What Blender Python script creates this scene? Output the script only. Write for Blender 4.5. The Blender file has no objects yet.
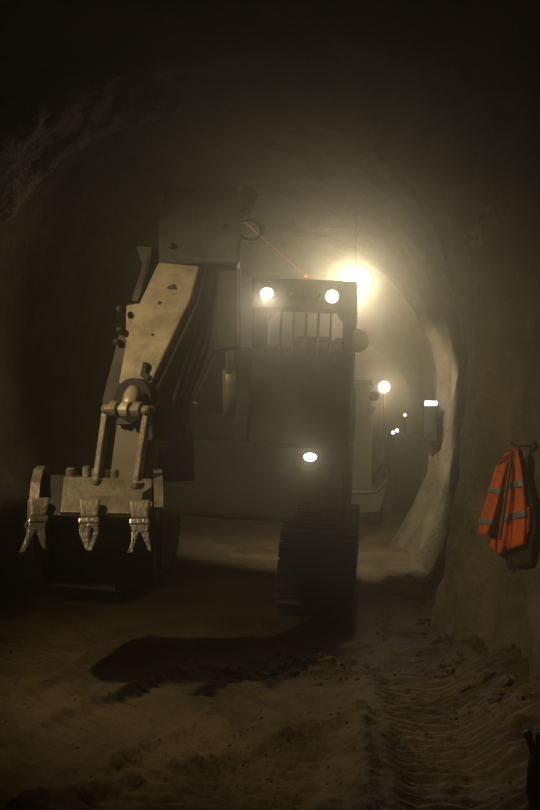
import bpy, bmesh, math, random
from mathutils import Vector, Matrix, noise
from mathutils.bvhtree import BVHTree
random.seed(7)
scene = bpy.context.scene
col = scene.collection
R = math.radians

# ------------------------------------------------------------ camera
FPX = 900.0                      # focal length in pixels of the 540x810 frame
VPX, HOR = 374.0, 430.0          # where the tunnel axis (+Y) meets the frame
CAMH = 1.6
cam_d = bpy.data.cameras.new('camera'); cam = bpy.data.objects.new('camera', cam_d); col.objects.link(cam)
cam_d.sensor_fit = 'VERTICAL'; cam_d.sensor_height = 36.0; cam_d.lens = FPX/810*36.0
cam_d.clip_start = 0.05; cam_d.clip_end = 200
pitch = math.atan((HOR-405)/FPX); yaw = math.atan((VPX-270)/FPX*math.cos(pitch))
cam.location = (0, 0, CAMH); cam.rotation_euler = (R(90)+pitch, 0, yaw)
scene.camera = cam
CR = cam.rotation_euler.to_matrix()
def ray(px, py): return CR @ Vector(((px-270)/FPX, (405-py)/FPX, -1.0))
def P(px, py, d):                # the point of a pixel's ray at distance d along the tunnel
    v = ray(px, py); return Vector((0, 0, CAMH)) + v*(d/v.y)

# ------------------------------------------------------------ dusty air, exposure
scene.view_settings.view_transform = 'Standard'; scene.view_settings.look = 'None'
scene.view_settings.gamma = 1.0; scene.view_settings.use_curve_mapping = False
scene.view_settings.exposure = 0.0
W = bpy.data.worlds.new('tunnel_air'); scene.world = W; W.use_nodes = True
nt = W.node_tree
nt.nodes['Background'].inputs['Color'].default_value = (0, 0, 0, 1)
nt.nodes['Background'].inputs['Strength'].default_value = 0
vs = nt.nodes.new('ShaderNodeVolumePrincipled')
vs.inputs['Color'].default_value = (0.80, 0.71, 0.53, 1)
vs.inputs['Density'].default_value = 0.043
vs.inputs['Anisotropy'].default_value = 0.91
nt.links.new(vs.outputs['Volume'], nt.nodes['World Output'].inputs['Volume'])
scene.cycles.use_denoising = True
scene.cycles.max_bounces = 6
scene.cycles.volume_bounces = 1
scene.cycles.transparent_max_bounces = 12
try: scene.cycles.sample_clamp_indirect = 4.0
except Exception: pass

# light powers (W)
PW_CROWN, PW_FLOOD, PW_FAR, PW_CAB, PW_WORK, PW_FRONT = 600, 270, 45, 4.5, 3.5, 270
PW_DOWN = 6                     # the left cab lamp is a strong flood turned down to the floor
WARM = (1.0, 0.86, 0.58)

def lamp_light(name, kind, loc, power, color, parent, radius=0.05, target=None, angle=120, blend=0.6):
    d = bpy.data.lights.new(name, kind); d.energy = power; d.color = color; d.shadow_soft_size = radius
    o = bpy.data.objects.new(name, d); col.objects.link(o)
    if kind == 'SPOT': d.spot_size = R(angle); d.spot_blend = blend
    o.location = Vector(loc) - wloc(parent); o.parent = parent
    if target is not None: o.rotation_euler = (Vector(target)-Vector(loc)).to_track_quat('-Z', 'Y').to_euler()
    return o

# ------------------------------------------------------------ materials
M = {}
def mat(name, c1, c2=None, rough=0.8, metal=0.0, scale=6.0, bump=0.0, bscale=30.0, emit=None, estr=0, lo=.4, hi=.6, alpha=None, spec=.5):
    m = bpy.data.materials.new(name); m.use_nodes = True
    n = m.node_tree.nodes; l = m.node_tree.links; b = n['Principled BSDF']
    b.inputs['Roughness'].default_value = rough; b.inputs['Metallic'].default_value = metal
    b.inputs['Specular IOR Level'].default_value = spec
    b.inputs['Base Color'].default_value = (*c1, 1)
    tc = n.new('ShaderNodeTexCoord')
    if c2 is not None:
        t = n.new('ShaderNodeTexNoise'); t.inputs['Scale'].default_value = scale; t.inputs['Detail'].default_value = 6
        t.inputs['Roughness'].default_value = .65
        r = n.new('ShaderNodeValToRGB'); r.color_ramp.elements[0].color = (*c1, 1); r.color_ramp.elements[1].color = (*c2, 1)
        r.color_ramp.elements[0].position = lo; r.color_ramp.elements[1].position = hi
        l.new(tc.outputs['Object'], t.inputs['Vector']); l.new(t.outputs['Fac'], r.inputs['Fac']); l.new(r.outputs['Color'], b.inputs['Base Color'])
    if bump:
        t2 = n.new('ShaderNodeTexNoise'); t2.inputs['Scale'].default_value = bscale; t2.inputs['Detail'].default_value = 5
        bp = n.new('ShaderNodeBump'); bp.inputs['Strength'].default_value = bump; bp.inputs['Distance'].default_value = .03
        l.new(tc.outputs['Object'], t2.inputs['Vector']); l.new(t2.outputs['Fac'], bp.inputs['Height']); l.new(bp.outputs['Normal'], b.inputs['Normal'])
    if emit is not None:
        b.inputs['Emission Color'].default_value = (*emit, 1); b.inputs['Emission Strength'].default_value = estr
    if alpha is not None: b.inputs['Alpha'].default_value = alpha
    M[name] = m; return m
mat('shotcrete', (.17, .135, .08), (.10, .08, .048), .92, 0, 2.2, .9, 22, spec=.25)
mat('mud', (.115, .078, .036), (.062, .042, .02), .78, 0, 1.6, .55, 26, spec=.25)
mat('clod', (.10, .07, .034), (.06, .042, .021), .8, 0, 5)
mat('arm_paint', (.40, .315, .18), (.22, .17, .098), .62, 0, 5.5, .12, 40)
mat('arm_dark', (.10, .082, .055), (.05, .042, .03), .75, 0, 3, .2, 30)  # shade on the arm's right side put into colour; boom and guards share it
mat('boom_grey', (.075, .066, .048), (.045, .04, .03), .75, 0, 4, .25, 25)
mat('machine_body', (.075, .064, .045), (.038, .033, .025), .7, 0, 2.4, .15, 25)
mat('worn_steel', (.27, .22, .14), (.15, .125, .08), .55, .35, 7, .25, 40)
mat('bright_steel', (.78, .71, .57), (.45, .39, .29), .25, .85, 16, .2, 60)
mat('bucket_dark', (.035, .029, .022), (.018, .015, .012), .85, 0, 5, .2, 30)
mat('plate_olive', (.19, .155, .085), (.14, .115, .065), .7, 0, 3, .1, 40)
mat('rubber', (.02, .018, .015), (.045, .038, .028), .8, 0, 6)
mat('track_steel', (.04, .034, .025), (.065, .054, .037), .85, .1, 5, .3, 20)
mat('rod', (.55, .47, .30), (.42, .35, .22), .4, .3, 9)
mat('guard', (.30, .20, .08), (.22, .15, .06), .6, .1, 8)
mat('reflector', (.75, .72, .62), None, .15, .9)
mat('lens_on', (1, 1, 1), None, .3, 0, emit=(1, .95, .82), estr=9)
mat('lens_crown', (1, 1, 1), None, .3, 0, emit=(1, .93, .78), estr=9)
mat('led_on', (1, 1, 1), None, .3, 0, emit=(.72, .80, 1), estr=6)
mat('laser', (.6, .05, .02), None, .5, 0, emit=(1, .2, .07), estr=.32)
mat('laser_dot', (.6, .05, .02), None, .5, 0, emit=(1, .12, .04), estr=3.0)
mat('black_plastic', (.012, .011, .01), (.02, .018, .016), .6, 0, 8)
mat('vest_orange', (.86, .16, .015), (.68, .115, .01), .85, 0, 12, .25, 120)
mat('vest_band', (.30, .31, .26), (.22, .23, .19), .5, .2, 20)
mat('vest_lining', (.03, .02, .014), (.06, .03, .015), .9, 0, 12)
mat('vest_collar', (.25, .05, .02), (.14, .035, .018), .9, 0, 12)
mat('dark_paint', (.06, .055, .045), (.035, .032, .027), .7, 0, 4, .15, 30)
mat('dumper_paint', (.15, .13, .08), (.09, .078, .05), .7, 0, 3, .15, 30)
g = mat('glass', (.6, .62, .55), None, .08, 0, alpha=.04)

# ------------------------------------------------------------ mesh helpers
def wloc(p):
    v = Vector((0, 0, 0))
    while p is not None: v += p.location; p = p.parent
    return v
def thing(name, label, cat, loc=(0, 0, 0), group=None):
    o = bpy.data.objects.new(name, None); col.objects.link(o); o.location = loc; o.empty_display_size = .1
    o['label'] = label; o['category'] = cat
    if group: o['group'] = group
    return o
def tag(o, label, cat, group=None, kind=None):
    o['label'] = label; o['category'] = cat
    if group: o['group'] = group
    if kind: o['kind'] = kind
    return o
def obj(name, bm, m, parent=None, bevel=0, smooth=False, label=None):
    """bm holds world coordinates; the object is put at the middle of its mesh"""
    bmesh.ops.recalc_face_normals(bm, faces=bm.faces)
    c = Vector((0, 0, 0))
    for v in bm.verts: c += v.co
    c /= max(1, len(bm.verts))
    if parent is None: c.z = min(v.co.z for v in bm.verts)
    for v in bm.verts: v.co -= c
    me = bpy.data.meshes.new(name); bm.to_mesh(me); bm.free()
    me.materials.append(M[m])
    if smooth:
        for p in me.polygons: p.use_smooth = True
    o = bpy.data.objects.new(name, me); col.objects.link(o)
    o.parent = parent; o.location = c - wloc(parent)
    if bevel:
        b = o.modifiers.new('bevel', 'BEVEL'); b.width = bevel; b.segments = 2; b.limit_method = 'ANGLE'; b.angle_limit = R(40)
    if label: o['label'] = label
    return o
def dup(src, parent, delta):
    c = src.copy(); col.objects.link(c); c.parent = parent
    c.location = src.location + Vector(delta); return c
def B(): return bmesh.new()
def hexa(bm, a, b):              # two quads, corner to corner
    v = [bm.verts.new(p) for p in list(a)+list(b)]
    for f in ((0,1,2,3), (7,6,5,4), (0,4,5,1), (1,5,6,2), (2,6,7,3), (3,7,4,0)): bm.faces.new([v[i] for i in f])
def prism(bm, poly, vec):
    vec = Vector(vec); a = [bm.verts.new(p) for p in poly]; b = [bm.verts.new(Vector(p)+vec) for p in poly]
    bm.faces.new(a); bm.faces.new(b[::-1]); n = len(a)
    for i in range(n): bm.faces.new((a[i], b[i], b[(i+1) % n], a[(i+1) % n]))
def box(bm, x0, x1, y0, y1, z0, z1, f=None):
    q = [(x0,y0), (x1,y0), (x1,y1), (x0,y1)]
    a = [Vector((x, y, z0)) for x, y in q]; b = [Vector((x, y, z1)) for x, y in q]
    if f: a = [f(p) for p in a]; b = [f(p) for p in b]
    hexa(bm, a, b)
def ringpts(c, u, v, r, n): return [c+u*(math.cos(2*math.pi*i/n)*r)+v*(math.sin(2*math.pi*i/n)*r) for i in range(n)]
def frame(t):
    t = t.normalized(); a = Vector((0, 0, 1)) if abs(t.z) < .9 else Vector((0, 1, 0))
    u = t.cross(a).normalized(); return u, t.cross(u).normalized()
def tube(bm, pts, r, n=10, cap=True):
    pts = [Vector(p) for p in pts]; rs = r if isinstance(r, (list, tuple)) else [r]*len(pts); rows = []
    for i, p in enumerate(pts):
        t = pts[min(i+1, len(pts)-1)]-pts[max(i-1, 0)]
        if t.length < 1e-6: t = pts[-1]-pts[0]
        u, v = frame(t); rows.append([bm.verts.new(q) for q in ringpts(p, u, v, rs[i], n)])
    for a, b in zip(rows, rows[1:]):
        for i in range(n): bm.faces.new((a[i], a[(i+1) % n], b[(i+1) % n], b[i]))
    if cap: bm.faces.new(rows[0]); bm.faces.new(rows[-1][::-1])
def lathe(bm, c, axis, prof, n=20):   # prof: (distance along axis, radius)
    axis = Vector(axis).normalized(); u, v = frame(axis); rows = []
    for t, r in prof: rows.append([bm.verts.new(q) for q in ringpts(Vector(c)+axis*t, u, v, max(r, 1e-4), n)])
    for a, b in zip(rows, rows[1:]):
        for i in range(n): bm.faces.new((a[i], a[(i+1) % n], b[(i+1) % n], b[i]))
    bm.faces.new(rows[0]); bm.faces.new(rows[-1][::-1])
def arc(p0, p1, p2, n=10):
    p0, p1, p2 = Vector(p0), Vector(p1), Vector(p2)
    return [p0*(1-t)**2+p1*2*t*(1-t)+p2*t*t for t in (i/n for i in range(n+1))]
def fbm(p, o=4, H=.9): return noise.fractal(p, H, 2.1, o, noise_basis='PERLIN_ORIGINAL')
def lerp_tab(tab, x):
    if x <= tab[0][0]: return tab[0][1]
    for (a, va), (b, vb) in zip(tab, tab[1:]):
        if x <= b:
            t = (x-a)/(b-a); t = t*t*(3-2*t); return va+(vb-va)*t
    return tab[-1][1]

# ------------------------------------------------------------ the tunnel
CX, ZC, RAD = -1.44, 2.15, 2.33
TR = [(3.6, .52), (5.2, .48), (5.8, .34), (6.25, .13), (6.7, -.10), (7.35, -.17), (7.75, .14), (11.4, .10), (12.3, .10), (12.42, -.05), (12.9, -.03), (13.2, .55), (40, .6)]
TL = [(6, 4.6), (7.4, 4.4), (12.2, 3.3), (12.9, 3.12), (14, 3.6)]     # lower half-axis
def section(a, y):               # a: 0 at the right foot .. 1 at the left foot
    rr = RAD+lerp_tab(TR, y); lo = lerp_tab(TL, y)
    zb = -.35
    th0 = math.asin(min(.98, (ZC-zb)/lo))
    th = -th0+(math.pi+2*th0)*a
    x = rr*math.cos(th); z = rr*math.sin(th) if th >= 0 and th <= math.pi else lo*math.sin(th)
    return x, z
def tunnel_pt(a, y):
    x, z = section(a, y)
    p = Vector((x, y, z)); n = Vector((x, 0, z)).normalized()
    d = .085*fbm(Vector((x*.8, y*.7, z*.8)), 3)+.05*fbm(Vector((x*2.3+9, y*2.0, z*2.3)), 3)
    if y < 14: d += (.038 if y < 8 else .022)*fbm(Vector((x*7, y*7, z*7+4)), 3)
    if 12.3 < y < 13: d *= .45
    p += n*d
    return Vector((CX+p.x, y, ZC+p.z))
def ylist(segs):
    out = []
    for a, b, s in segs:
        k = max(1, round((b-a)/s)); out += [a+(b-a)*i/k for i in range(k)]
    return out+[segs[-1][1]]
YS = ylist([(-4, 3, .5), (3, 5, .12), (5, 8, .04), (8, 12.2, .06), (12.2, 13.3, .045), (13.3, 18, .25), (18, 34, .6)])
NA = 220
grid = [[tunnel_pt(i/NA, y) for i in range(NA+1)] for y in YS]
allv, allf = [], []
def strip(name, i0, i1):
    bm = B(); vs = [[bm.verts.new(row[i]) for i in range(i0, i1+1)] for row in grid]
    for a, b in zip(vs, vs[1:]):
        for i in range(len(a)-1): bm.faces.new((a[i], a[i+1], b[i+1], b[i]))
    o = obj(name, bm, 'shotcrete', None, smooth=True); o['kind'] = 'structure'; return o
strip('wall_right', 0, 74); strip('ceiling', 74, 146); strip('wall_left', 146, NA)
flat = [p for row in grid for p in row]; w_ = NA+1
BV = BVHTree.FromPolygons(flat, [(j*w_+i, j*w_+i+1, (j+1)*w_+i+1, (j+1)*w_+i) for j in range(len(YS)-1) for i in range(NA)])
def wall_hit(px, py):
    h = BV.ray_cast(Vector((0, 0, CAMH)), ray(px, py).normalized()); n = h[1]
    if n is not None and n.dot(ray(px, py)) > 0: n = -n
    return h[0], n
for nm, y, k in (('wall_back', 34, 1), ('wall_front', -4, -1)):
    bm = B(); v = [bm.verts.new(p) for p in (grid[-1] if k > 0 else grid[0])]
    c = bm.verts.new((CX, y+.3*k, 1.8))
    for i in range(NA): bm.faces.new((v[i], v[i+1], c))
    o = obj(nm, bm, 'shotcrete'); o['kind'] = 'structure'

# muddy floor with the tread marks of crawler tracks
def sstep(a, b, x):
    t = max(0, min(1, (x-a)/(b-a))); return t*t*(3-2*t)
def floor_h(x, y):
    p = Vector((x, y, 0))
    near = 1-sstep(8.5, 12, y)
    h = .035*fbm(p*.9+Vector((3, 1, 0)), 3)+.020*fbm(p*5, 3)*(.35+near)+.007*near*fbm(p*17, 2)
    # tread bands
    def band(cx0, sl, wd, ph, amp, y0, y1):
        c = cx0+sl*(y-4); e = abs(x-c)/wd
        k = (1-sstep(.85, 1.05, e))*sstep(y0, y0+.3, y)*(1-sstep(y1-.5, y1, y))
        wob = .25*fbm(p*2.2, 2)
        r = math.sin((y+.05*math.sin(x*2)+sl*(x-c))*2*math.pi/.09+ph+wob*3)
        rim = math.exp(-((e-1.08)/.13)**2)*sstep(y0, y0+.3, y)*(1-sstep(y1-.5, y1, y))
        r = math.tanh(1.8*r)
        return amp*k*r*(.75+.5*noise.noise(p*3)), -.03*k+.022*rim
    for args in ((-.75, .10, .50, 0, .022, 2.5, 5.15), (-1.75, .42, .36, 1.1, .016, 2.5, 6.4), (.72, -.05, .62, 2.0, .012, 2.5, 6.2), (-2.6, .05, .4, .6, .016, 2.5, 7.0)):
        a, b = band(*args); h += a+b
    # churned-up ridges between the tracks
    for (ax_, ay, bx, by, hh, ww) in ((-1.49, 3.7, -.13, 5.05, .055, .07), (-.03, 3.3, -.08, 5.1, .06, .06)):
        dx, dy = bx-ax_, by-ay; t = ((x-ax_)*dx+(y-ay)*dy)/(dx*dx+dy*dy); tc = max(0, min(1, t))
        ds = math.hypot(x-ax_-dx*tc, y-ay-dy*tc)
        if ds < .4: h += hh*math.exp(-(ds/ww)**2)*(1+.45*fbm(p*9, 3))
    # small heap, spoil along the right wall
    h += .10*math.exp(-(((x+.38)/.22)**2+((y-6.05)/.16)**2))*(1+.6*fbm(p*6, 3))
    h += .16*sstep(.40, .78, x)*(1-sstep(8.5, 10, y))*(1+.5*fbm(p*3, 3))
    h += .05*(1-near)*fbm(p*1.3, 3)
    # bed of the crawler tracks, tilted to the right
    k = sstep(6.6, 7.4, y)*(1-sstep(10.6, 11.4, y))*sstep(-3.0, -2.7, x)*(1-sstep(0.0, .2, x))
    h = h*(1-.85*k)-.0524*(x+1.4)*k
    return h
XS = [-4.9+.2*i for i in range(8)]; xx = -3.4
while xx < 1.0: XS.append(xx); xx += .026
XS += [1.0+.12*i for i in range(8)]
FY = ylist([(-4, 2.8, .4), (2.8, 3.5, .03), (3.5, 6.2, .0105), (6.2, 7.2, .018), (7.2, 9, .035), (9, 14, .07), (14, 34, .4)])
bm = B(); rows = [[bm.verts.new((x, y, floor_h(x, y))) for x in XS] for y in FY]
for a, b in zip(rows, rows[1:]):
    for i in range(len(a)-1): bm.faces.new((a[i], a[i+1], b[i+1], b[i]))
o = obj('floor', bm, 'mud', smooth=True); o['kind'] = 'structure'

# ------------------------------------------------------------ excavator
EX = Vector((-1.4, 7.6, 0)); ROLL = R(3.0)
exc = thing('excavator', 'tracked tunnel excavator facing forward with lit cab lamps and raised bucket', 'excavator', EX)
cr, sr = math.cos(ROLL), math.sin(ROLL)
def G(p):                        # machine coordinates -> world
    return Vector((EX.x+p[0]*cr+p[2]*sr, EX.y+p[1], -p[0]*sr+p[2]*cr))
def gl(px, py, d):               # pixel at a distance -> machine coordinates
    w = P(px, py, d)-EX; return Vector((w.x*cr-w.z*sr, w.y, w.x*sr+w.z*cr))
def gbox(bm, x0, x1, y0, y1, z0, z1): box(bm, x0, x1, y0, y1, z0, z1, G)

# crawler tracks, each shoe a piece
def track(x0, x1):
    L, H = 2.7, .80; r = H/2
    def loop(t, off=0):          # t in metres along the belt
        s = L-H; per = 2*s+2*math.pi*r; t %= per
        if t < s: return (r+t, 0-off), (0, -1)
        t -= s
        if t < math.pi*r: a = t/r; return (L-r+math.sin(a)*(r+off), r-math.cos(a)*(r+off)), (math.sin(a), -math.cos(a))
        t -= math.pi*r
        if t < s: return (L-r-t, H+off), (0, 1)
        a = (t-s)/r; return (r-math.sin(a)*(r+off), r+math.cos(a)*(r+off)), (-math.sin(a), math.cos(a))
    per = 2*(L-H)+2*math.pi*r
    bm = B(); poly = []
    for i in range(48):
        (y, z), n = loop(per*i/48); poly.append(G((x0+.03, y-n[0]*.03, z-n[1]*.03+.03)))
    prism(bm, poly, G((x1-.03, 0, 0))-G((x0+.03, 0, 0)))
    t = obj('track', bm, 'track_steel', exc)
    xm = (x0+x1)/2
    bm = B(); hw = (x1-x0)/2
    hexa(bm, [(-hw,-.07,0), (hw,-.07,0), (hw,.07,0), (-hw,.07,0)], [(-hw,-.065,.022), (hw,-.065,.022), (hw,.065,.022), (-hw,.065,.022)])
    hexa(bm, [(-hw,-.012,.022), (hw,-.012,.022), (hw,.012,.022), (-hw,.012,.022)], [(-hw,-.008,.05), (hw,-.008,.05), (hw,.008,.05), (-hw,.008,.05)])
    me = bpy.data.meshes.new('track_shoe'); bm.to_mesh(me); bm.free(); me.materials.append(M['track_steel'])
    N = 38
    for i in range(N):
        (y, z), n = loop(per*i/N); s = bpy.data.objects.new('track_shoe', me); col.objects.link(s); s.parent = t
        up = Vector((n[0]*0, n[0], n[1])); ax = Vector((1, 0, 0)); rg = Matrix.Rotation(ROLL, 3, 'Y')
        q = Matrix((ax, up.cross(ax), up)).transposed()
        s.rotation_euler = (rg @ q).to_euler(); s.location = G((xm, y-n[0]*.03, z-n[1]*.03+.03))-wloc(t)
    for yy in (.40, .87, 1.35, 1.82, 2.3):
        bm = B(); lathe(bm, G((x0-.01, yy, .42 if yy in (.4, 2.3) else .30)), Vector((cr, 0, -sr)), [(0, .05), (.01, .26 if yy in (.4, 2.3) else .13), (x1-x0+.01, .26 if yy in (.4, 2.3) else .13), (x1-x0+.02, .05)], 16)
        obj('track_roller', bm, 'track_steel', t)
track(.56, 1.20); track(-1.46, -.86)
zb = gl(200, 521, 7.85).z        # belly height
bm = B(); gbox(bm, -.92, .62, .55, 2.4, zb, zb+.25)
obj('undercarriage', bm, 'machine_body', exc, .02)
bm = B(); lathe(bm, G((-.02, 1.5, zb+.2)), G((0, 0, 1))-G((0, 0, 0)), [(0, .5), (0.01, .6), (.16, .6), (.17, .5)], 28)
obj('slew_ring', bm, 'track_steel', exc)
# upper body
zt = gl(243, 347, 8.3).z; xl = gl(252, 400, 8.25).x; xr = gl(349, 450, 8.15).x
zlow = gl(215, 412, 8.3).z; xmid = gl(234, 400, 8.3).x
bm = B(); gbox(bm, -1.3, xr, .50, 2.75, zb+.02, zb+.72); main = obj('slew_frame', bm, 'machine_body', exc, .04)
bm = B(); gbox(bm, xmid, xl+.02, .72, 2.7, zb+.70, zt); obj('boom_tower', bm, 'machine_body', exc, .03)
bm = B(); gbox(bm, -1.12, xmid+.01, 1.0, 2.75, zb+.70, zlow); hood = obj('engine_hood', bm, 'machine_body', exc, .05)
for k in range(6):
    bm = B(); gbox(bm, -1.0, -.55, .985, 1.0, zb+.8+k*.06, zb+.83+k*.06); obj('vent_slat', bm, 'rubber', hood)
bm = B(); gbox(bm, xmid-.2, xr, 1.45, 2.8, zb+.70, zt-.25); obj('counterweight', bm, 'machine_body', exc, .06)
# cab
cz1 = gl(300, 280, 8.15).z; cx0 = gl(252, 330, 8.15).x; cx1 = gl(354, 330, 8.15).x
wz1 = gl(300, 311, 8.15).z; wz0 = gl(272, 346.5, 8.15).z
wx0 = gl(268, 330, 8.15).x; wx1 = gl(343, 330, 8.15).x
y0, y1 = .55, 1.42
bm = B()
gbox(bm, cx0, cx1, y0, y0+.06, zb+.70, wz0)             # front panel under the window
gbox(bm, cx0, cx0+.05, y0, y1, zb+.70, wz0); gbox(bm, cx1-.05, cx1, y0, y1, zb+.70, wz0)
gbox(bm, cx0, cx1, y1-.05, y1, zb+.70, wz0-.05)
cab = obj('cab', bm, 'machine_body', exc, .02)
for a, b, c, d in ((cx0, wx0, y0, y0+.08), (wx1, cx1, y0, y0+.08), (cx0, cx0+.07, y1-.08, y1), (cx1-.07, cx1, y1-.08, y1)):
    bm = B(); gbox(bm, a, b, c, d, wz0-.02, wz1+.05); obj('cab_pillar', bm, 'machine_body', cab, .015)
for sgn, xa in ((1, wx0), (-1, wx1)):                    # rounded gussets of the window corners
    bm = B(); prism(bm, [G((xa-.005*sgn, y0+.005, wz1+.01)), G((xa+.075*sgn, y0+.005, wz1+.01)), G((xa+.045*sgn, y0+.005, wz1-.04)), G((xa-.005*sgn, y0+.005, wz1-.10))], (0, .06, 0)); obj('gusset', bm, 'machine_body', cab)
bm = B(); gbox(bm, cx0-.015, cx1+.015, y0-.06, y0+.10, wz1, cz1)
rf = obj('roof_visor', bm, 'machine_body', cab, .02)
bm = B(); gbox(bm, cx0, cx0+.09, y0+.1, y1, cz1-.07, cz1); gbox(bm, cx1-.09, cx1, y0+.1, y1, cz1-.07, cz1); gbox(bm, cx0, cx1, y1-.07, y1, cz1-.07, cz1)
obj('roof_frame', bm, 'machine_body', cab, .015)
bm = B(); gbox(bm, cx0+.09, cx1-.09, y0+.1, y1-.07, cz1-.04, cz1-.03); obj('roof_window', bm, 'glass', cab)
bm = B(); gbox(bm, wx0, wx1, y0+.05, y0+.06, wz0, wz1); obj('windscreen', bm, 'glass', cab)
for k in range(5):
    x = gl(281+k*12.4, 330, 8.15).x
    bm = B(); tube(bm, [G((x, y0-.012, wz0-.06)), G((x, y0-.012, wz1+.03))], .011, 8); obj('guard_bar', bm, 'guard', cab)
# seat behind the windscreen
sx0, sx1 = gl(291, 345, 8.6).x, gl(345, 345, 8.6).x; sz = gl(315, 337, 8.6).z
bm = B()
gbox(bm, sx0, sx1, 1.02, 1.14, wz0-.35, sz-.02); gbox(bm, sx0+.06, sx1-.14, 1.03, 1.12, sz-.03, sz+.012); gbox(bm, sx1-.1, sx1-.02, 1.03, 1.12, sz-.03, sz+.006)
gbox(bm, sx0, sx1, .75, 1.1, wz0-.5, wz0-.35)
obj('driver_seat', bm, 'rubber', cab, .03, label='dark driver seat behind the guard bars')
# cab lamps
def work_lamp(px, py, d, r, parent, power, lit=True, squash=1.0, aim=(0, -1, -.25), cone=70):
    c = P(px, py, d); ax = Vector(aim).normalized()
    bm = B(); lathe(bm, c-ax*.07, ax, [(0, r*.5), (.03, r*1.0), (.075, r*1.12), (.08, r*.95), (.06, r*.9)], 20)
    for v in bm.verts: v.co.z = c.z+(v.co.z-c.z)*squash
    h = obj('work_lamp', bm, 'dark_paint', parent, label=None if lit else 'unlit work lamp')
    bm = B(); lathe(bm, c-ax*.012, ax, [(0, r*.92), (.014, r*.9), (.020, r*.5)], 20)
    for v in bm.verts: v.co.z = c.z+(v.co.z-c.z)*squash
    obj('lens', bm, 'lens_on' if lit else 'reflector', h)
    if lit: lamp_light('lamp_beam', 'SPOT', c+ax*.03, power, (1, .95, .83), parent, r*.6, c+ax*5, cone, .8)
    return h
work_lamp(267, 293.5, 8.03, .062, rf, PW_CAB*PW_DOWN, aim=(.12, -1, -.66), cone=64)
work_lamp(332, 296.5, 8.03, .062, rf, PW_CAB)
for px, py in ((290, 293), (303, 294), (316, 295)): work_lamp(px, py, 8.06, .036, rf, 0, False, aim=(-.35, -1, -.2))
# front work lamp, foot step and handrail below the cab
wl = work_lamp(310, 457, 8.05, .062, cab, PW_WORK, True, .68)
bm = B(); gbox(bm, gl(300, 457, 8.1).x, gl(320, 457, 8.1).x, .47, .56, gl(310, 470, 8.1).z, gl(310, 466, 8.1).z); obj('lamp_bracket', bm, 'machine_body', cab, .01)
st0 = gl(297, 500, 8.0); st1 = gl(319, 514, 8.0)
bm = B(); gbox(bm, st0.x-.02, st1.x+.02, .40, .56, st1.z-.03, st1.z-.01); stp = obj('foot_step', bm, 'machine_body', exc, .01)
for k in range(4):
    z = st1.z+(st0.z-st1.z)*(k+.4)/4
    bm = B(); tube(bm, [G((st0.x, .405-.0*k, z)), G((st1.x-.02*(k % 2), .405, z))], .010, 8); obj('step_rung', bm, 'bright_steel', stp)
bm = B(); lathe(bm, P(345, 473, 7.98), (0, -1, 0), [(0, .03), (.03, .03), (.04, .018)], 14); obj('side_marker', bm, 'bright_steel', exc)
# mirror and grab rail at the right of the cab
bm = B(); c = P(358, 341, 8.2); lathe(bm, c, (-.15, 1, 0), [(-.04, .03), (-.035, .085), (-.01, .098), (.03, .09), (.06, .05)], 18)
for v in bm.verts: v.co.z = c.z+(v.co.z-c.z)*1.12
mir = obj('mirror', bm, 'rubber', exc, 0, True)
bm = B(); tube(bm, [P(348, 335, 8.25), P(353, 338, 8.23), P(358, 341, 8.25)], .018, 8); obj('mirror_arm', bm, 'rubber', mir)
bm = B(); tube(bm, [P(350, 297, 8.2), P(356, 299, 8.15), P(356, 324, 8.15), P(351, 322, 8.2)], .012, 8); gr = obj('grab_rail', bm, 'guard', exc)
# boom: tower pivot up to the knuckle
b0 = [P(196, 420, 8.7), P(240, 420, 8.7), P(240, 440, 9.1), P(196, 440, 9.1)]
b1 = [P(192, 300, 7.2), P(236, 300, 7.2), P(238, 312, 7.7), P(194, 312, 7.7)]
b2 = [P(188, 240, 6.55), P(238, 240, 6.55), P(240, 255, 7.0), P(190, 255, 7.0)]
bm = B(); hexa(bm, b0, b1); hexa(bm, b1, b2); boom = obj('boom', bm, 'arm_dark', exc, .02)
bm = B(); tube(bm, [P(229, 415, 7.9), P(229, 372, 7.6)], .055, 14); tube(bm, [P(229, 372, 7.6), P(230, 330, 7.2)], .032, 12); obj('boom_cylinder', bm, 'rod', exc, 0, True)
# knuckle head
bv = Vector((-.12, .45, -.05))
bm = B(); prism(bm, [P(164, 190, 6.05), P(205, 184, 6.05), P(238, 186, 6.0), P(241, 225, 5.98), P(240, 262, 5.95), P(160, 264, 5.95), P(158, 228, 6.0)], bv)
head = obj('boom_head', bm, 'boom_grey', exc, .02)
bm = B(); prism(bm, [P(232, 205, 5.95), P(245, 184, 5.95), P(251, 187, 5.95), P(240, 212, 5.95)], (.03, .2, 0)); obj('head_bracket', bm, 'arm_dark', head, .008)
for (a, b, c_) in (((240, 218), (256, 208), (252, 196)), ((238, 222), (262, 215), (262, 235)), ((240, 236), (258, 246), (264, 228))):
    bm = B(); tube(bm, arc(P(*a, 6.0), P(*b, 6.0), P(*c_, 6.1), 8), .010, 8); obj('hose', bm, 'rubber', exc, 0, True)
for q in ((222, 226), (238, 240), (170, 245)):
    bm = B(); lathe(bm, P(*q, 5.94), (-.25, -1, 0), [(0, .022), (.015, .022), (.02, .014)], 12); obj('pin_boss', bm, 'boom_grey', head)
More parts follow.
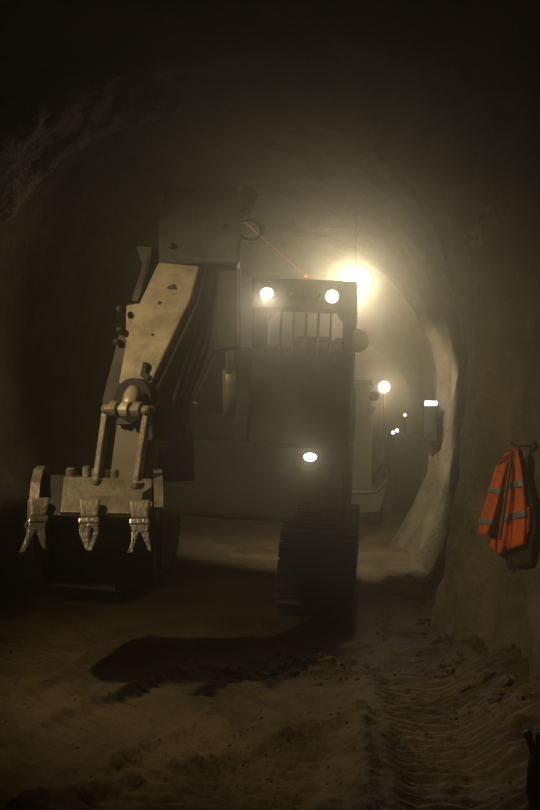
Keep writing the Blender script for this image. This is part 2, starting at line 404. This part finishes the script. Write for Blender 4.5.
# arm (stick): front plate facing the lamp on the left, right side's shade put into a darker colour
ab = Vector((.17, .50, -.02))
front = [(158, 262), (199, 266), (190, 300), (184, 312), (149, 386), (149, 480), (104, 482), (106, 430), (119, 385), (126, 340), (140, 300)]
def arm_d(py): return 5.95+(py-262)/(482-262)*(5.42-5.95)
bm = B()
pl = [P(x, y, arm_d(y)) for x, y in [(158, 262), (199, 266), (190, 300), (184, 312), (150, 384), (118, 384), (126, 340), (139, 303)]]
prism(bm, pl, ab*.12); arm = obj('arm_plate', bm, 'arm_paint', exc, .012, label='dusty yellow front plate of the arm')
bm = B()
pl = [P(x, y, arm_d(y))+ab*.122 for x, y in [(160, 262), (202, 266), (193, 302), (153, 386), (152, 482), (104, 484), (107, 430), (121, 384), (128, 340), (141, 303)]]
prism(bm, pl, ab*.88); obj('arm', bm, 'arm_dark', exc, .012)
bm = B()
pl = [P(x, y, 5.36-(y-424)*.0012) for x, y in [(107, 424), (142, 424), (135, 486), (97, 486)]]
prism(bm, pl, ab*.1); obj('lower_plate', bm, 'plate_olive', exc, .006)
bm = B(); pl = [P(x, y, arm_d(y))+ab*.05 for x, y in [(149, 440), (153, 440), (150, 484), (142, 484)]]; prism(bm, pl, ab*.3); obj('lit_edge_strip', bm, 'arm_paint', exc)  # lit edge of the arm's side, put in as a paler strip
# dark disc coloured as the shade inside the recess, and the bucket cylinder
bm = B(); c = P(133, 400, arm_d(400)); lathe(bm, c+Vector((.0, -.035, 0)), (.34, 1, 0), [(0, .125), (.01, .14), (.08, .14), (.10, .125)], 26); obj('recess_shade_disc', bm, 'bucket_dark', exc)
bm = B(); tube(bm, [P(133.5, 391, 5.50), P(132, 396, 5.45), P(128, 412, 5.32)], [.044, .052, .052], 16); rodo = obj('cylinder_rod', bm, 'rod', exc, 0, True, label='pale bucket cylinder rod')
bm = B(); pa, pb_ = P(106, 409, 5.30), P(148, 411, 5.22); tube(bm, [pa, pb_], .032, 14); obj('link_pin', bm, 'worn_steel', exc, .004)
for t in (.22, .5, .78):
    q = pa.lerp(pb_, t); dv = (pb_-pa).normalized(); bm = B(); tube(bm, [q-dv*.028, q+dv*.028], .052, 16); obj('pin_collar', bm, 'worn_steel' if t != .5 else 'rod', exc, .005)
# arm-plate details: bolts, lugs, hose guard at the left
for q, r in (((160, 303), .014), ((153, 335), .010), ((170, 287), .011)):
    bm = B(); lathe(bm, P(*q, arm_d(q[1])+.004), (-.3, -1, 0), [(0, r), (.010, r), (.013, r*.6)], 10); obj('bolt', bm, 'rubber', exc)
bm = B(); prism(bm, [P(166, 288, arm_d(288)-.02), P(176, 289, arm_d(288)-.02), P(173, 284, arm_d(288)-.02), P(170, 286, arm_d(288)-.02)], (.01, .04, 0)); obj('lifting_lug', bm, 'rubber', exc)
bm = B(); prism(bm, [P(140, 376, arm_d(376)-.03), P(143, 362, arm_d(376)-.03), P(146, 364, arm_d(376)-.03), P(145, 373, arm_d(376)-.03), P(149, 376, arm_d(376)-.03), P(147, 381, arm_d(376)-.03)], (.02, .05, 0)); obj('hook', bm, 'rubber', exc)
bm = B(); prism(bm, [P(136, 246, 6.0), P(152, 247, 6.0), P(150, 262, 5.98), P(138, 301, 5.9), P(131, 301, 5.9), P(142, 265, 5.98)], (.05, .2, 0)); obj('hose_guard', bm, 'arm_dark', exc, .006)
bm = B(); prism(bm, [P(119, 334, 5.8), P(127, 338, 5.8), P(119, 392, 5.66), P(104, 420, 5.6), P(102, 400, 5.62)], (.06, .25, 0)); obj('side_plate', bm, 'arm_dark', exc, .006)
for q in ((121, 309), (121, 330), (118, 342)):
    bm = B(); lathe(bm, P(*q, 5.75), (-.3, -1, 0), [(-.03, .018), (.03, .02), (.04, .012)], 10); obj('grease_fitting', bm, 'rubber', exc)
bm = B(); prism(bm, [P(126, 305, 5.86), P(140, 303, 5.86), P(134, 340, 5.78), P(125, 340, 5.78)], (.05, .12, 0)); obj('cheek_plate', bm, 'arm_paint', exc, .008)
# hose bundle along the dark right side of the arm
for k, (xo, yo) in enumerate(((0, 0), (7, 2), (14, 1), (22, 4))):
    pts = [P(207+xo*.9, 258, 6.15+.04*k), P(203+xo*1.1, 300+yo, 6.05+.04*k), P(190+xo*1.0, 345+yo, 5.95+.04*k), P(173+xo*.75, 400, 5.85+.04*k), P(160+xo*.6, 470, 5.78+.04*k)]
    bm = B(); tube(bm, pts, .026, 9); obj('hydraulic_hose', bm, 'rubber', exc, 0, True)
bm = B(); prism(bm, [P(205, 268, 6.1), P(240, 268, 6.15), P(240, 346, 6.1), P(214, 351, 6.05), P(196, 392, 5.98), P(186, 402, 5.95), P(176, 400, 5.93), P(192, 330, 6.0)], (-.03, .25, 0)); obj('side_guard', bm, 'arm_dark', exc, .01)
bm = B(); prism(bm, [P(177, 398, 5.95), P(187, 402, 5.95), P(184, 440, 5.88), P(173, 474, 5.8), P(160, 480, 5.78), P(166, 430, 5.88)], (.04, .2, 0)); obj('side_guard', bm, 'arm_dark', exc, .01)
bm = B(); tube(bm, [P(238, 268, 6.08), P(238.5, 344, 6.04)], .005, 8); obj('conduit', bm, 'worn_steel', exc)
bm = B(); tube(bm, [P(170, 455, 5.75), P(169, 467, 5.74)], .014, 8); obj('coupling', bm, 'bright_steel', exc)
# tipping links
for nm, q in (('left', [(102, 406), (108, 407), (97, 484), (91, 484)]), ('right', [(143, 407), (149, 408), (137, 487), (131, 487)])):
    bm = B(); d0, d1 = (5.30, 5.20) if nm == 'left' else (5.22, 5.12)
    pl = [P(q[0][0], q[0][1], d0), P(q[1][0], q[1][1], d0), P(q[2][0], q[2][1], d1), P(q[3][0], q[3][1], d1)]
    prism(bm, pl, (.012, .06, 0)); obj('tipping_link', bm, 'worn_steel', exc, .008)
    for k in (.03, .97):
        cc = pl[0].lerp(pl[3], k)+(pl[1]-pl[0])*.5; bm = B(); lathe(bm, cc+Vector((.0, -.02, 0)), (.3, 1, 0), [(0, .018), (.006, .026), (.08, .026), (.09, .018)], 14); obj('link_boss', bm, 'worn_steel', exc)
# bucket (opening turned down and forward)
BY = R(-15); rx = Vector((math.cos(BY), -math.sin(BY), 0)); fx = Vector((-math.sin(BY), -math.cos(BY), 0)); ux = Vector((0, 0, 1))
BO = P(97, 516, 5.02)            # middle of the lip
HWD = .325
prof = [(0, 0), (-.10, .085), (-.22, .175), (-.36, .21), (-.52, .18), (-.64, .08), (-.70, -.10), (-.66, -.32), (-.55, -.48)]
def bk(r, f, u): return BO+rx*r+fx*f+ux*(u-.035*r)
bm = B(); T = .028
o1 = [(f, u) for f, u in prof]; inn = []
for i, (f, u) in enumerate(prof):
    a = prof[max(i-1, 0)]; b = prof[min(i+1, len(prof)-1)]; t = Vector((b[0]-a[0], b[1]-a[1])).normalized(); nrm = Vector((-t.y, t.x))
    if nrm.dot(Vector((-.33-f, -.1-u))) < 0: nrm = -nrm
    inn.append((f+nrm.x*T, u+nrm.y*T))
for i in range(len(prof)-1):
    hexa(bm, [bk(-HWD, *o1[i]), bk(HWD, *o1[i]), bk(HWD, *o1[i+1]), bk(-HWD, *o1[i+1])], [bk(-HWD, *inn[i]), bk(HWD, *inn[i]), bk(HWD, *inn[i+1]), bk(-HWD, *inn[i+1])])
bmesh.ops.remove_doubles(bm, verts=bm.verts, dist=.0005)
bucket = obj('bucket', bm, 'bucket_dark', exc, .006)
side = [(.02, -.02), (.035, .05), (-.06, .17), (-.20, .235), (-.38, .25), (-.56, .22), (-.69, .10), (-.745, -.10), (-.71, -.34), (-.59, -.505), (-.42, -.46), (-.16, -.30), (-.02, -.11)]
for sg in (-1, 1):
    bm = B(); off = -HWD-.045 if sg < 0 else HWD+.005
    prism(bm, [bk(off, f, u) for f, u in side], rx*.04); obj('bucket_side', bm, 'bucket_dark', bucket, .01)
    # worn cutting edge along the side plate
    edge = side[1:5]; bm = B()
    for a, b in zip(edge, edge[1:]):
        q = lambda p, dr, du: bk(off+dr, p[0]+du*.6, p[1]+du)
        hexa(bm, [q(a, -.006, .012), q(a, .046, .012), q(b, .046, .012), q(b, -.006, .012)], [q(a, -.006, -.012), q(a, .046, -.012), q(b, .046, -.012), q(b, -.006, -.012)])
    obj('side_cutter', bm, 'worn_steel', bucket)
bm = B(); hexa(bm, [bk(-.205, .005, .02), bk(HWD-.01, .005, .02), bk(HWD-.01, -.235, .21), bk(-.205, -.235, .21)], [bk(-.205, -.01, .0), bk(HWD-.01, -.01, .0), bk(HWD-.01, -.25, .185), bk(-.205, -.25, .185)])
obj('lip_plate', bm, 'worn_steel', bucket, .006)
for r in (-.17, -.02, .035, .09):
    bm = B(); lathe(bm, bk(r, -.27, .20), (0, 0, 1), [(0, .028), (.05, .028), (.06, .018)], 12); obj('bucket_ear', bm, 'worn_steel', bucket)
for r in (-.10, .20):
    bm = B(); prism(bm, [bk(r, -.25, .20), bk(r, -.28, .27), bk(r, -.40, .27), bk(r, -.52, .2)], rx*.04); obj('bucket_bracket', bm, 'worn_steel', bucket, .01)
def tooth(r, spread, splay, kind):
    dn = (fx*.55-ux*.83).normalized(); sd = (rx+fx*splay).normalized(); up = sd.cross(dn).normalized()
    if up.dot(fx) < 0: up = -up
    o_ = bk(r, .015, .015)
    bm = B(); q = lambda a, b, c: o_+sd*a+dn*b+up*c
    hexa(bm, [q(-.062,-.09,.0), q(.062,-.09,.0), q(.062,-.07,.05), q(-.062,-.07,.05)], [q(-.048,.045,-.03), q(.048,.045,-.03), q(.048,.045,.045), q(-.048,.045,.045)])
    a = obj('tooth_adapter', bm, 'worn_steel', bucket, .014)
    bm = B(); hexa(bm, [q(-.056,.048,-.035), q(.056,.048,-.035), q(.056,.048,.05), q(-.056,.048,.05)], [q(-.06,.085,-.03), q(.06,.085,-.03), q(.06,.085,.045), q(-.06,.085,.045)])
    obj('tooth_collar', bm, 'bright_steel', bucket, .008)
    bm = B()
    if kind == 'fork':
        hexa(bm, [q(-.052,.085,-.025), q(.052,.085,-.025), q(.052,.085,.04), q(-.052,.085,.04)], [q(-.045,.125,-.02), q(.045,.125,-.02), q(.045,.125,.03), q(-.045,.125,.03)])
        for s in (-1, 1):
            hexa(bm, [q(s*.002,.12,-.02), q(s*.048,.12,-.02), q(s*.048,.12,.03), q(s*.002,.12,.03)], [q(s*spread-.008,.235,-.006), q(s*spread+.008,.235,-.006), q(s*spread+.008,.235,.006), q(s*spread-.008,.235,.006)])
    else:
        hexa(bm, [q(-.05,.085,-.03), q(.05,.085,-.03), q(.05,.085,.04), q(-.05,.085,.04)], [q(-.055,.13,-.022), q(.055,.13,-.022), q(.055,.13,.026), q(-.055,.13,.026)])
        hexa(bm, [q(-.055,.13,-.022), q(.055,.13,-.022), q(.055,.13,.026), q(-.055,.13,.026)], [q(-.012,.235,-.004), q(.02,.235,-.004), q(.02,.235,.006), q(-.012,.235,.006)])
        hexa(bm, [q(-.012,.10,.026), q(.012,.10,.026), q(.012,.10,.058), q(-.012,.10,.058)], [q(-.004,.21,.004), q(.006,.21,.004), q(.006,.21,.012), q(-.004,.21,.012)])
    obj('tooth_tip', bm, 'bright_steel', bucket, .005)
tooth(-.335, .062, -.5, 'fork'); tooth(-.04, .03, 0, 'spade'); tooth(.245, .056, .1, 'fork')

# ------------------------------------------------------------ lamps of the tunnel
def flood(c, aim, parent, sz=.16, m='lens_crown'):
    ax = Vector(aim).normalized()
    bm = B(); lathe(bm, c-ax*.14, ax, [(0, sz*.4), (.03, sz*.6), (.12, sz*.98), (.15, sz*1.05), (.152, sz*.95), (.135, sz*.9)], 24)
    obj('lamp_housing', bm, 'dark_paint', parent)
    bm = B(); lathe(bm, c-ax*.004, ax, [(0, sz*.93), (.012, sz*.9), (.022, sz*.5)], 24)
    obj('lamp_glass', bm, m, parent)
c = P(356, 281, 11.0)
cl = thing('crown_floodlight', 'very bright floodlight hanging from the tunnel roof behind the excavator cab', 'lamp', c)
h = BV.ray_cast(c, Vector((0, 0, 1)))[0]
bm = B(); tube(bm, [c+Vector((0, .08, .05)), Vector((c.x, c.y+.08, h.z))], .006, 8); obj('drop_rod', bm, 'dark_paint', cl)
flood(c, (.05, -1, -.25), cl, .19)
lamp_light('crown_light', 'SPOT', c+Vector((0, -.02, -.17)), PW_CROWN, (1, .93, .72), cl, .10, c+Vector((.12, .70, -1.17)), 112, .5)
lamp_light('crown_beam', 'SPOT', c+Vector((0, -.17, -.05)), PW_FLOOD, (1, .94, .76), cl, .15, c+Vector((-.52, -1.17, -.62)), 90, .9)
def mast(name, label, c, aim, sz, power, color, rad, group=None, spot=None, lens='lens_crown'):
    base = Vector((c.x, c.y+.12, floor_h(c.x, c.y+.12)))
    t = thing(name, label, 'lamp', base)
    bm = B(); tube(bm, [base+Vector((0, 0, .25)), Vector((base.x, base.y, c.z))], .013, 10); obj('mast', bm, 'dark_paint', t)
    for k in range(3):
        a = R(30+120*k); f = Vector((base.x+math.cos(a)*.55, base.y+math.sin(a)*.55, 0)); f.z = floor_h(f.x, f.y)
        bm = B(); tube(bm, [base+Vector((0, 0, .9)), f+Vector((0, 0, .015))], .016, 8); obj('leg', bm, 'dark_paint', t)
    flood(c, aim, t, sz, lens); ax = Vector(aim).normalized()
    if spot: lamp_light('flood_light', 'SPOT', c+ax*.10, power, color, t, rad, c+ax*5, spot, .8)
    else: lamp_light('flood_light', 'POINT', c+ax*.16, power, color, t, rad)
    return t
mast('tripod_floodlight', 'distant floodlight on a tripod far down the tunnel', P(384, 387, 21), (0, -1, -.1), .14, PW_FAR, (1, .92, .70), .12)
FL = Vector((-2.75, 3.5, 3.2))
mast('tripod_floodlight', 'tripod floodlight beside the left wall lighting the bucket', FL, Vector((-.9, 5.7, 1.1))-FL, .17, PW_FRONT, (1, .82, .52), .06, spot=84)

# thin red survey laser from the boom to the cab roof
bm = B(); tube(bm, [P(243, 221, 6.1), P(306, 276, 8.1)], .0028, 6)
lz = thing('survey_laser', 'thin red laser line slanting from boom head to red dot on cab roof', 'laser', P(306, 276, 8.1))
obj('laser_beam', bm, 'laser', lz)
bm = B(); lathe(bm, P(306, 276.5, 8.1), (0, -1, 0), [(-.02, .012), (0, .016), (.012, .010)], 10); obj('laser_dot', bm, 'laser_dot', lz)

# ------------------------------------------------------------ right wall: jacket, bolts, cable box
def jd(px): return 6.35+(px-477)/(540-477)*(-.42)
jt, jn = P(515, 447, jd(515)), None
jk = thing('safety_jacket', 'orange high visibility jacket with grey bands hanging on the rock wall', 'jacket', P(508, 545, jd(508)))
def sheet(name, m, poly_rows, depth_off, fold, n=14, thick=.02, parent=jk, ph=0):
    """rows of (left px, right px, py): a draped cloth with folds"""
    bm = B(); rows = []
    sub = []
    for (a, b) in zip(poly_rows, poly_rows[1:]):
        for k in range(4):
            t = k/4; sub.append(tuple(a[i]+(b[i]-a[i])*t for i in range(3))+((a[3]+(b[3]-a[3])*t if len(a) > 3 else 0),))
    e = poly_rows[-1]; sub.append((e[0], e[1], e[2], e[3] if len(e) > 3 else 0))
    for back in (0, 1):
        rr = []
        for (l, r, y, sk) in sub:
            row = []
            for i in range(n+1):
                t = i/n; x = l+(r-l)*t; yy = y+sk*(t-.5)
                grow = (y-447)/100
                f = fold*(.25+grow)*(math.sin(t*9+ph+y*.02)+.5*math.sin(t*19+ph*2+y*.05))
                bulge = -.05*math.sin(math.pi*t)*(.4+grow)
                p = P(x, yy, jd(x)+depth_off+f*.03+bulge)
                if back: p = p+Vector((.3, 1, 0)).normalized()*thick
                row.append(bm.verts.new(p))
            rr.append(row)
        for a, b in zip(rr, rr[1:]):
            for i in range(n): bm.faces.new((a[i], a[i+1], b[i+1], b[i]))
        rows.append(rr)
    f, bk_ = rows
    def rim(A, Bq):
        for i in range(len(A)-1): bm.faces.new((A[i], A[i+1], Bq[i+1], Bq[i]))
    rim(f[0], bk_[0]); rim(f[-1], bk_[-1]); rim([r[0] for r in f], [r[0] for r in bk_]); rim([r[-1] for r in f], [r[-1] for r in bk_])
    return obj(name, bm, m, parent, 0, True)
body = [(513, 517, 448), (509, 521, 465), (506, 524, 485), (503, 527, 505), (499, 530, 528, -6), (496, 531, 548, -14)]
slv = [(506, 514, 452), (496, 508, 466), (491, 505, 482), (486, 502, 500), (480, 498, 518), (477, 492, 535)]
sheet('jacket_front', 'vest_orange', body, 0, 1.0)
sheet('sleeve', 'vest_orange', slv, .06, .7, 8, ph=1.3)
def at_row(tab, y):
    for a, b in zip(tab, tab[1:]):
        if a[2] <= y <= b[2]:
            t = (y-a[2])/(b[2]-a[2]); return a[0]+(b[0]-a[0])*t, a[1]+(b[1]-a[1])*t
def bandp(tab, ya, yb, off, ph, fold, n, skew=0):
    la, ra = at_row(tab, ya); lb, rb = at_row(tab, yb)
    b = sheet('reflective_band', 'vest_band', [(la-.3, ra+.3, ya, skew), (lb-.3, rb+.3, yb, skew)], off, fold, n, .008, jk, ph)
bandp(body, 481, 488, -.012, 0, 1.0, 14, -3); bandp(body, 512, 519, -.014, 0, 1.0, 14, -6)
bandp(slv, 488, 494, .046, 1.3, .7, 8, 4); bandp(slv, 519, 525, .046, 1.3, .7, 8, 3)
sheet('jacket_back', 'vest_lining', [(516, 521, 449), (519, 527, 470), (522, 534, 500), (524, 539, 525, -4), (505, 541, 548, -22), (508, 541, 566, -8)], .07, .8, 10, ph=.5)
sheet('jacket_hem', 'vest_orange', [(521, 533, 508, -6), (519, 535, 520, -8), (517, 535, 534, -14)], .03, .6, 8, ph=2)
sheet('sleeve_cuff', 'vest_orange', [(490, 499, 540, 3), (490, 500, 552, 5)], .08, .4, 6, ph=2)
sheet('collar', 'vest_collar', [(501, 513, 455, -6), (496, 508, 463, -5)], .05, .5, 6, ph=1)
bm = B(); tube(bm, arc(P(513, 451, jd(514)-.01), P(508, 485, jd(508)-.11), P(500, 540, jd(502)-.13), 10), .008, 6); obj('zip', bm, 'vest_lining', jk)
q = P(515, 446, jd(515)); wq = BV.ray_cast(q, Vector((1, .25, 0)).normalized())[0]
hk = thing('wall_hook', 'steel hook in the rock wall above the orange jacket', 'hook', wq)
bm = B(); tube(bm, [wq+Vector((.04, 0, 0)), q+Vector((0, 0, .0)), q+Vector((-.03, -.01, .03))], .009, 8); obj('hook_rod', bm, 'dark_paint', hk)
bm = B(); lathe(bm, wq, (-1, -.2, 0), [(-.02, .04), (.01, .04), (.015, .02)], 12); obj('hook_plate', bm, 'dark_paint', hk)

bolts = (((492, 213), 'upper right wall above the jacket'), ((477, 238), 'right wall just below another bolt'),
         ((214, 150), 'tunnel roof above the boom head'), ((158, 102), 'tunnel roof at upper left'))
for (px, py), where in bolts:
    p, n = wall_hit(px, py)
    if p is None: continue
    t = thing('rock_bolt', 'rock bolt with square plate on the '+where, 'bolt', p, 'rock bolts in the tunnel lining')
    u, v = frame(n); s = .055; q = lambda a, b, c: p+u*a+v*b+n*c
    bm = B(); hexa(bm, [q(-s,-s,-.03), q(s,-s,-.03), q(s,s,-.03), q(-s,s,-.03)], [q(-s,-s,.012), q(s,-s,.012), q(s,s,.012), q(-s,s,.012)]); obj('plate', bm, 'worn_steel', t, .004)
    bm = B(); tube(bm, [q(0, 0, 0), q(.005, 0, .12)], .012, 8); obj('rod', bm, 'worn_steel', t)
    bm = B(); tube(bm, [q(0, 0, .012), q(0, 0, .035)], .022, 6); obj('nut', bm, 'worn_steel', t)
# cable box with a lit strip on the lining ring
d = 12.22; t = thing('cable_box', 'dark cable box with bright white lamp on top fixed to the lining edge', 'box', P(430, 440, d))
bm = B(); a, b = P(424, 406, d), P(437, 441, d); box(bm, a.x, b.x, d, d+.14, b.z, a.z); obj('box_body', bm, 'black_plastic', t, .01)
bm = B(); a, b = P(425, 401, d), P(437, 405.5, d); box(bm, a.x, b.x, d-.02, d+.1, b.z, a.z); obj('strip_lamp', bm, 'led_on', t, .006)
bm = B(); a, b = P(427, 412, d), P(434, 434, d); box(bm, a.x, b.x, d-.02, d+.005, b.z, a.z); obj('box_door', bm, 'black_plastic', t, .004)
bm = B(); tube(bm, [P(409, 325, 12.4), P(412, 327, 12.4), P(413, 333, 12.45)], .012, 6)
tag(obj('cable_hanger', bm, 'worn_steel'), 'small bent cable hanger on the edge of the lining', 'hanger')

# ------------------------------------------------------------ far equipment
# site dumper behind the excavator
dd = 15.0; fz = floor_h(-.6, dd+1)
dm = thing('dumper', 'hazy dumper parked behind the excavator with skip and tall cab', 'dumper', (-.7, dd+1, fz))
a, b = P(330, 380, dd+.5), P(372, 488, dd+.5)
bm = B(); box(bm, a.x, b.x, dd+.5, dd+1.5, .55, a.z-.08); dc = obj('cab', bm, 'dumper_paint', dm, .04)
bm = B(); box(bm, a.x-.03, b.x+.03, dd+.42, dd+1.55, a.z-.10, a.z); obj('cab_roof', bm, 'dumper_paint', dc, .02)
bm = B(); box(bm, a.x+.1, b.x-.08, dd+.485, dd+.5, 1.45, a.z-.25); obj('cab_window', bm, 'glass', dc)
bm = B(); lathe(bm, P(374, 396, dd+.5), (0, 1, 0), [(-.05, .05), (0, .09), (.06, .06)], 12); obj('cab_mirror', bm, 'rubber', dm)
bm = B(); lathe(bm, P(371, 410, dd+.5), (0, 1, 0), [(-.05, .04), (0, .07), (.06, .05)], 12); obj('cab_lamp', bm, 'rubber', dm)
e0, e1 = P(325, 492, dd), P(386, 490, dd)
bm = B()
sec = [(e0.x, e0.z), (e1.x-.18, e1.z-.03), (e1.x, e1.z+.18), (e1.x+.05, e1.z+.18), (e1.x-.10, e1.z-.36), (e0.x+.1, e1.z-.45)]
prism(bm, [Vector((x, dd, z)) for x, z in sec], (0, .6, 0)); sk = obj('skip', bm, 'dumper_paint', dm, .02)
bm = B(); tube(bm, [Vector((e0.x, dd-.02, e0.z)), Vector((e1.x-.18, dd-.02, e1.z-.03)), Vector((e1.x-.05, dd-.02, e1.z+.08)), Vector((e1.x+.02, dd-.02, e1.z+.20))], .03, 8); obj('skip_rim', bm, 'worn_steel', sk)
bm = B(); box(bm, e0.x+.15, e1.x-.2, dd+.62, dd+2.4, .38, .56); obj('chassis', bm, 'dark_paint', dm, .02)
for x in (e0.x+.12, e1.x-.16):
    for y in (dd+.75, dd+2.0):
        bm = B(); z = floor_h(x, y)+.30; lathe(bm, (x-.11, y, z), (1, 0, 0), [(0, .14), (.01, .26), (.05, .30), (.17, .30), (.21, .26), (.22, .14)], 20); obj('wheel', bm, 'rubber', dm)
# switch cabinet with small lamps
a, b = P(391, 434, 17.5), P(422, 500, 17.5); fz = floor_h(.6, 17.8)
sc_ = thing('switch_cabinet', 'dark equipment cabinet with tiny blue white lamps far along the right wall', 'cabinet', ((a.x+b.x)/2, 17.8, fz))
bm = B(); box(bm, a.x, b.x, 17.5, 18.1, fz, a.z); cb = obj('cabinet_body', bm, 'dark_paint', sc_, .03)
bm = B(); box(bm, a.x+.04, b.x-.04, 17.48, 17.5, fz+.12, a.z-.08); obj('cabinet_door', bm, 'black_plastic', sc_, .005)
for px, py in ((393, 432.5), (397, 430.5)):
    bm = B(); lathe(bm, P(px, py, 17.55), (0, -1, 0), [(-.03, .03), (0, .035), (.02, .02)], 10); obj('indicator_lamp', bm, 'led_on', sc_)
bm = B(); tube(bm, [P(405, 434, 17.7), P(405, 418, 17.7)], .012, 6); obj('lamp_stalk', bm, 'dark_paint', sc_)
bm = B(); lathe(bm, P(405, 415, 17.65), (0, -1, 0), [(-.03, .025), (0, .03), (.02, .018)], 10); obj('stalk_lamp', bm, 'led_on', sc_)

# ------------------------------------------------------------ near right edge: black stand
d = 3.55; es = thing('equipment_stand', 'black folded stand with two knobs at the lower right edge', 'stand', (P(538, 800, d).x, d, floor_h(P(538, 800, d).x, d)))
fx_ = P(540, 800, d).x
bm = B(); tube(bm, [Vector((fx_+.03, d, floor_h(fx_, d)-.02)), P(539, 790, d), P(537, 765, d), P(535, 752, d)], [.055, .05, .035, .022], 10); obj('stand_column', bm, 'black_plastic', es, 0, True)
bm = B(); tube(bm, [P(535, 756, d), P(530, 742, d), P(528, 735, d)], [.014, .013, .013], 8); lathe(bm, P(528.5, 736, d), (-.3, 0, 1), [(-.02, .01), (0, .017), (.02, .012)], 10); obj('stand_knob', bm, 'black_plastic', es, 0, True)
bm = B(); tube(bm, [P(536, 756, d), P(539, 742, d), P(540, 737, d)], [.014, .013, .013], 8); lathe(bm, P(540, 737, d), (.3, 0, 1), [(-.02, .01), (0, .018), (.02, .012)], 10); obj('stand_knob', bm, 'black_plastic', es, 0, True)

# ------------------------------------------------------------ loose clods on the mud
vv, ff = [], []
ico = bmesh.new(); bmesh.ops.create_icosphere(ico, subdivisions=1, radius=1); ico.verts.ensure_lookup_table()
iv = [v.co.copy() for v in ico.verts]; i_f = [[v.index for v in f.verts] for f in ico.faces]; ico.free()
def clod(x, y, r):
    k = len(vv); z = floor_h(x, y); s = Vector((random.uniform(.7, 1.3), random.uniform(.7, 1.3), random.uniform(.5, .9)))
    sd = random.random()*50
    for v in iv:
        d = 1+.5*noise.noise(v*1.3+Vector((sd, 0, 0))); vv.append((x+v.x*s.x*r*d, y+v.y*s.y*r*d, z+v.z*s.z*r*d+r*.2))
    for f in i_f: ff.append([k+i for i in f])
for _ in range(1300):
    y = random.uniform(3.3, 9); x = random.uniform(-2.9, .7)
    if 6.9 < y and -2.8 < x < 0: continue
    if noise.noise(Vector((x*1.2, y*1.2, 5))) < random.uniform(-.35, .35): continue
    clod(x, y, random.choice((.005, .006, .008, .010, .014)))
for _ in range(120): clod(random.gauss(-.38, .2), random.gauss(6.05, .15), random.choice((.01, .016, .025, .035)))
for _ in range(200):
    y = random.uniform(5, 10); clod(random.gauss(.62, .12), y, random.choice((.01, .02, .03, .045)))
me = bpy.data.meshes.new('loose_clods'); me.from_pydata(vv, [], ff); me.materials.append(M['clod'])
o = bpy.data.objects.new('loose_clods', me); col.objects.link(o)
tag(o, 'loose mud clods and gravel scattered over the tunnel floor', 'gravel', kind='stuff')
